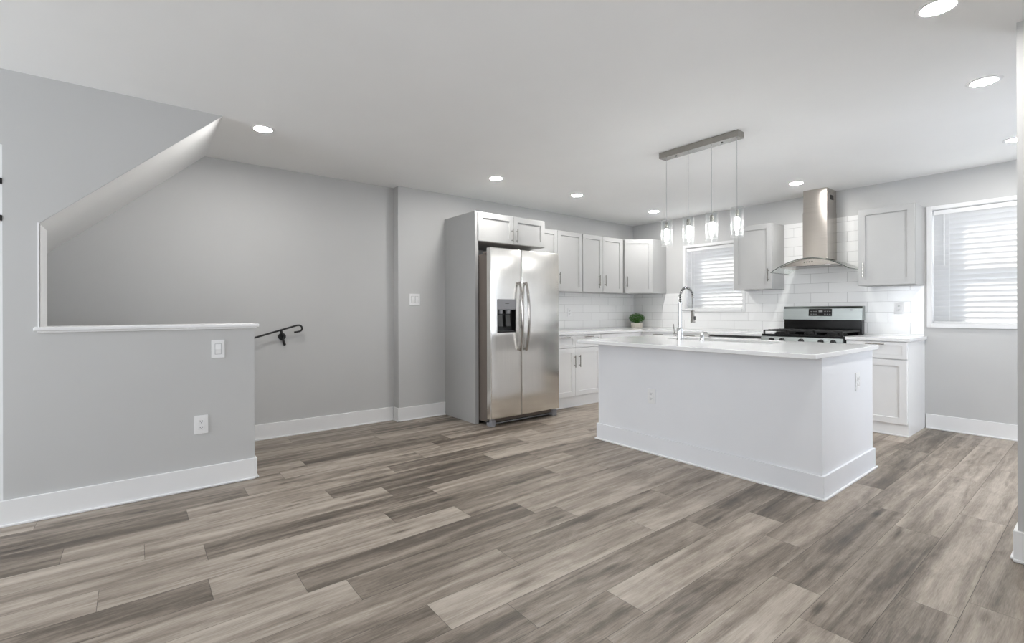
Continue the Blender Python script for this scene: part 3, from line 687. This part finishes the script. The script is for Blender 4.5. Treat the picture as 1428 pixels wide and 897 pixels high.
# back guard: black vent band below, steel control face with a display above
MB().box(6.150, 6.2415, ry0 + .004, ry1 - .004, .924, 1.078, .004).build('vent_band', M['enamel'], rg, RG)
m = MB(); m.prism([(6.2415, 1.078), (6.140, 1.078), (6.152, 1.205), (6.175, 1.232), (6.2415, 1.232)], 'y', ry0 - .002, ry1 + .002); bg = m.build('backguard', M['steel_p'], rg, RG)
def on_face(y0, y1, z0, z1, mm, nm, par, pr=.0015):
    fx = lambda z: 6.140 + (z - 1.078) * .012 / .127
    m = MB(); m.prism([(fx(z0) - pr, z0), (fx(z1) - pr, z1), (fx(z1) + .001, z1), (fx(z0) + .001, z0)], 'y', y0, y1); return m.build(nm, mm, par, RG)
dsp = on_face(1.992, 2.228, 1.120, 1.202, M['screen'], 'display', bg)
for y in (2.20, 2.175, 2.15, 2.06, 2.035, 2.012):
    for z in (1.142, 1.172): on_face(y - .007, y + .007, z - .004, z + .004, M['mark'], 'display_mark', dsp, .0022)
on_face(2.085, 2.125, 1.165, 1.185, M['mark'], 'display_mark', dsp, .0022)
on_face(2.075, 2.145, 1.102, 1.106, M['fgrey'], 'badge', bg, .0016)
on_face(1.795, 1.82, 1.180, 1.196, M['fgrey'], 'badge', bg, .0016)

# ------------------------------------------------------------------ range hood
HD = Vector((6.1, 2.10, 1.70)); hd = thing('range_hood', 'stainless chimney range hood with a curved glass canopy over the range', 'range hood', HD)
cy0, cy1 = 1.972, 2.216
MB().box(5.956, XB - .0085, cy0 + .004, cy1 - .004, 2.28, C - .0005, .002).build('upper_chimney', M['steel_v'], hd, HD)
ch = MB().box(5.950, XB - .0085, cy0, cy1, 1.752, 2.285, .003).build('chimney', M['steel_v'], hd, HD)
MB().box(6.06, 6.15, cy0 + .0025, cy0 + .005, 2.42, 2.47).build('vent_slot', M['slot'], hd, HD)
def arcz(y): return 1.757 - (1.757 - 1.622) * ((y - 2.10) / .385) ** 2
m = MB(); n = 28; ys = [2.10 - .385 + .77 * k / n for k in range(n + 1)]
top = [(y, arcz(y) + .004) for y in ys]; bot = [(y, arcz(y) - .004) for y in ys[::-1]]
m.prism(top + bot, 'x', 5.765, XB - .010); gv = m.build('glass_canopy', M['visor'], hd, HD, smooth=True)
MB().tube([(5.764, y, arcz(y)) for y in ys], .0045, 8).build('glass_edge', M['gedge'], gv, HD, smooth=True)
for y in (ys[0], ys[-1]): MB().tube([(5.764, y, arcz(y)), (XB - .012, y, arcz(y))], .0038, 8).build('glass_edge', M['gedge'], gv, HD, smooth=True)
m = MB(); yk = [1.80 + .60 * k / 16 for k in range(17)]
m.prism([(y, arcz(y) - .0045) for y in yk] + [(2.36, 1.680), (1.84, 1.680)], 'x', 5.80, XB - .012); cb = m.build('canopy_body', M['steel_v'], hd, HD)
MB().box(5.87, 6.17, 1.90, 2.30, 1.6765, 1.6798, .001).build('grease_filter', M['nickel'], cb, HD)
for y in (1.93, 2.27): MB().lathe([(0, 1.676), (.024, 1.676), (.026, 1.6795)], (5.84, y)).build('lamp_lens', M['plate'], cb, HD, smooth=True)
m = MB()
for k in range(4): m.box(5.7985, 5.8005, 2.06 + .025 * k, 2.075 + .025 * k, 1.712, 1.722, .0005)
m.build('buttons', M['dgrey'], cb, HD)

# ------------------------------------------------------------------ pendant light over the island
PO = Vector((3.575, 2.095, C)); pe = thing('pendant_light', 'four-drop linear pendant light with clear glass cylinders over the island', 'pendant light', PO)
cn = MB().box(3.530, 3.622, 1.752, 2.437, 2.488, C - .0005, .002).build('canopy', M['nickel'], pe, PO)
for y in (2.30, 1.90): MB().lathe([(0, 2.483), (.007, 2.484), (.008, 2.4879)], (3.576, y), 12).build('screw', M['slot'], cn, PO, smooth=True)
for i, (y, zt) in enumerate(((2.394, 1.960), (2.188, 1.957), (1.986, 1.959), (1.783, 1.964))):
    zb = zt - .225; c = (3.575, y)
    MB().cyl((c[0], y, 2.4878), (c[0], y, zt - .02), .0014, seg=6).build('cord', M['fgrey'], pe, PO)
    s_ = MB().lathe([(.0, zb), (.044, zb), (.046, zb + .004), (.046, zt), (.0415, zt), (.0415, zb + .022), (0, zb + .022)], c, 32).build('shade', M['shade'], pe, PO, smooth=True)
    MB().lathe([(0, zt - .015), (.010, zt - .018), (.014, zt - .028), (.0145, zt - .075), (0, zt - .076)], c, 20).build('socket', M['nickel'], s_, PO, smooth=True)
    MB().lathe([(0, zt - .0785), (.0115, zt - .079), (.0115, zt - .170), (0, zt - .172)], c, 20).build('glowing_core', M['bulb'], s_, PO, smooth=True)
    MB().lathe([(.0215, zt - .0765), (.0225, zt - .0775), (.0225, zt - .172), (.0300, zt - .186), (.0300, zt - .1995), (0, zt - .2005)], c, 28).build('bubble_glass_tube', M['bubble'], s_, PO, smooth=True)

# ------------------------------------------------------------------ recessed ceiling lights
spots = [(.743, 3.912, 'recessed ceiling light above the stair by the sloping soffit'), (2.88, 3.912, 'recessed ceiling light just in front of the refrigerator'),
         (4.043, 3.905, 'recessed ceiling light right of the refrigerator, second before the corner'), (5.545, 3.909, 'recessed ceiling light nearest the kitchen corner, left of the pendants'),
         (5.51, 2.115, 'recessed ceiling light beside the range hood chimney'), (2.815, .496, 'largest recessed ceiling light, cut by the top edge of the photo'),
         (3.947, .49, 'recessed ceiling light in the middle of the right-hand row'), (5.488, .495, 'recessed ceiling light half hidden by the wall end at the right edge')]
for x, y, lb in spots:
    r = thing('ceiling_light', lb, 'ceiling light', (x, y, C), group='recessed ceiling lights'); off = r.location
    MB().lathe([(.060, C - .0005), (.060, C - .004), (.064, C - .006), (.080, C - .003), (.082, C - .0005)], (x, y), 40).build('trim_ring', M['trim'], r, off, smooth=True)
    MB().lathe([(0, C - .0035), (.0595, C - .0035), (.0595, C - .0008)], (x, y), 40).build('diffuser', M['lamp'], r, off)

# ------------------------------------------------------------------ wall plates
def plate(name, label, cat, loc, rz, w=.078, h=.124, kind='outlet', group=None):
    r = thing(name, label, cat, loc, rz, group)           # local: x along the wall, y into it
    MB().box(-w / 2, w / 2, -.006, -.0005, -h / 2, h / 2, .0025).build('cover_plate', M['plate'], r)
    if kind == 'outlet':
        for z in (-.020, .020):
            s_ = MB().box(-.017, .017, -.0085, -.0058, z - .0145, z + .0145, .004).build('socket', M['plate'], r)
            m = MB(); m.box(-.008, -.0055, -.0089, -.0083, z - .003, z + .007); m.box(.0055, .008, -.0089, -.0083, z - .002, z + .006); m.cyl((0, -.0083, z - .008), (0, -.0089, z - .008), .0028, seg=8); m.build('slots', M['slot'], s_)
    else:
        n = 2 if kind == 'double' else 1
        for i in range(n):
            c = (i - (n - 1) / 2) * .046
            m = MB(); m.prism([(-.0058, -.034), (-.0075, -.034), (-.0105, 0), (-.0085, .034), (-.0058, .034)], 'x', c - .0165, c + .0165); m.build('rocker', M['plate'], r)
            m = MB(); e = .0012
            for (a, b_, z0_, z1_) in ((c - .019, c - .0168, -.0365, .0365), (c + .0168, c + .019, -.0365, .0365), (c - .0168, c + .0168, -.0365, -.0345), (c - .0168, c + .0168, .0345, .0365)): m.box(a, b_, -.0064, -.0059, z0_, z1_)
            m.build('rocker_surround', M['fgrey'], r)
    return r
G1 = 'wall outlets and switches'
plate('light_switch', 'white single rocker switch high on the half wall under its cap', 'light switch', (.444, YH, .932), 0, kind='single', group=G1)
plate('wall_outlet', 'white duplex outlet low on the half wall below the rocker switch', 'wall outlet', (.346, YH, .429), 0, group=G1)
plate('light_switch', 'white double rocker switch on the grey wall left of the refrigerator panel', 'light switch', (2.413, YA, 1.317), 0, w=.126, h=.126, kind='double', group=G1)
plate('wall_outlet', 'white duplex outlet on the long front panel of the island', 'wall outlet', (IX0, 2.404, .476), RB, group=G1)
plate('wall_outlet', 'white duplex outlet on the short right end of the island', 'wall outlet', (4.020, IY0, .680), 0, group=G1)
plate('wall_outlet', 'white duplex outlet on the tile below the right-hand wall cabinet', 'wall outlet', (XB - .008, 1.412, 1.205), RB, group=G1)
plate('wall_outlet', 'white duplex outlet on the tile beside the refrigerator door', 'wall outlet', (4.80, YA - .008, 1.17), 0, group=G1)

# ------------------------------------------------------------------ handrail
HR = Vector((1.09, YR, .951)); hr = thing('handrail', 'black metal stair handrail with a curled end on the grey wall', 'handrail', HR)
yr = YR - .06; p0 = Vector((.854, yr, .952)); p1 = Vector((1.210, yr, 1.055)); d = (p1 - p0)
pts = [p0 - d * 3.2, p0, p0 + d * .5, p1]
cxp, czp = 1.222, 1.0265; a0 = math.radians(103)
for k in range(1, 13):
    a = a0 - math.radians(190) * k / 12; pts.append(Vector((cxp + .030 * math.cos(a) + .004, yr, czp + .030 * math.sin(a))))
pts += [Vector((1.185, yr, .990))]
MB().tube(pts, .0085, 12).build('rail', M['blackmetal'], hr, HR, smooth=True)
m = MB(); m.cyl((1.090, YR - .001, .951), (1.090, YR - .010, .951), .034, seg=28); m.build('rosette', M['blackmetal'], hr, HR, smooth=True)
MB().tube([(1.070, yr, 1.008), (1.076, yr, .985), (1.088, YR - .03, .952), (1.093, YR - .008, .948)], [.012, .011, .011, .011], 10).build('bracket', M['blackmetal'], hr, HR, smooth=True)
MB().tube([(1.092, YR - .012, .945), (1.106, YR - .026, .885), (1.110, YR - .03, .868)], [.011, .0115, .012], 10).build('bracket_foot', M['blackmetal'], hr, HR, smooth=True)

# ------------------------------------------------------------------ potted plant
PL = Vector((6.075, 4.60, .92)); pl = thing('potted_plant', 'small clipped green plant in a cream pot in the counter corner', 'plant', PL)
m = MB(); m.lathe([(0, .9203), (.074, .9203), (.078, .926), (.088, 1.000), (.084, 1.002), (.080, .992), (0, .990)], (PL.x, PL.y), 36)
for k in range(18):
    a = 2 * PI * k / 18; m.tube([(PL.x + .077 * math.cos(a), PL.y + .077 * math.sin(a), .924), (PL.x + .087 * math.cos(a), PL.y + .087 * math.sin(a), .998)], .004, 6)
m.build('pot', M['pot'], pl, PL, smooth=True)
MB().lathe([(0, .9945), (.078, .9935), (.079, .991)], (PL.x, PL.y), 24).build('soil', M['soil'], pl, PL)
m = MB(); rnd = random.Random(11)
for i in range(1500):
    while True:
        u = Vector((rnd.uniform(-1, 1), rnd.uniform(-1, 1), rnd.uniform(-1, 1)))
        if .55 < u.length < 1: break
    c = PL + Vector((u.x * .122, u.y * .122, .152 + u.z * .078)); nrm = (u + Vector((rnd.uniform(-.6, .6), rnd.uniform(-.6, .6), rnd.uniform(-.3, .8)))).normalized()
    t = nrm.cross(Vector((rnd.uniform(-1, 1), rnd.uniform(-1, 1), rnd.uniform(-1, 1)))).normalized(); v = nrm.cross(t); l, w_ = rnd.uniform(.013, .022), rnd.uniform(.006, .009)
    A = [m.bm.verts.new(c + q) for q in (-t * l * .5, v * w_ * .5 + nrm * .002, t * l * .5 - nrm * .002, -v * w_ * .5 + nrm * .002)]; m.bm.faces.new(A)
m.build('foliage', M['leafm'], pl, PL)
m = MB()
for i in range(14):
    a = rnd.uniform(0, 2 * PI); q = rnd.uniform(.02, .09); m.tube([PL + Vector((q * .4 * math.cos(a), q * .4 * math.sin(a), .07)), PL + Vector((q * math.cos(a), q * math.sin(a), .17))], .0018, 5)
m.build('stems', M['soil'], pl, PL)
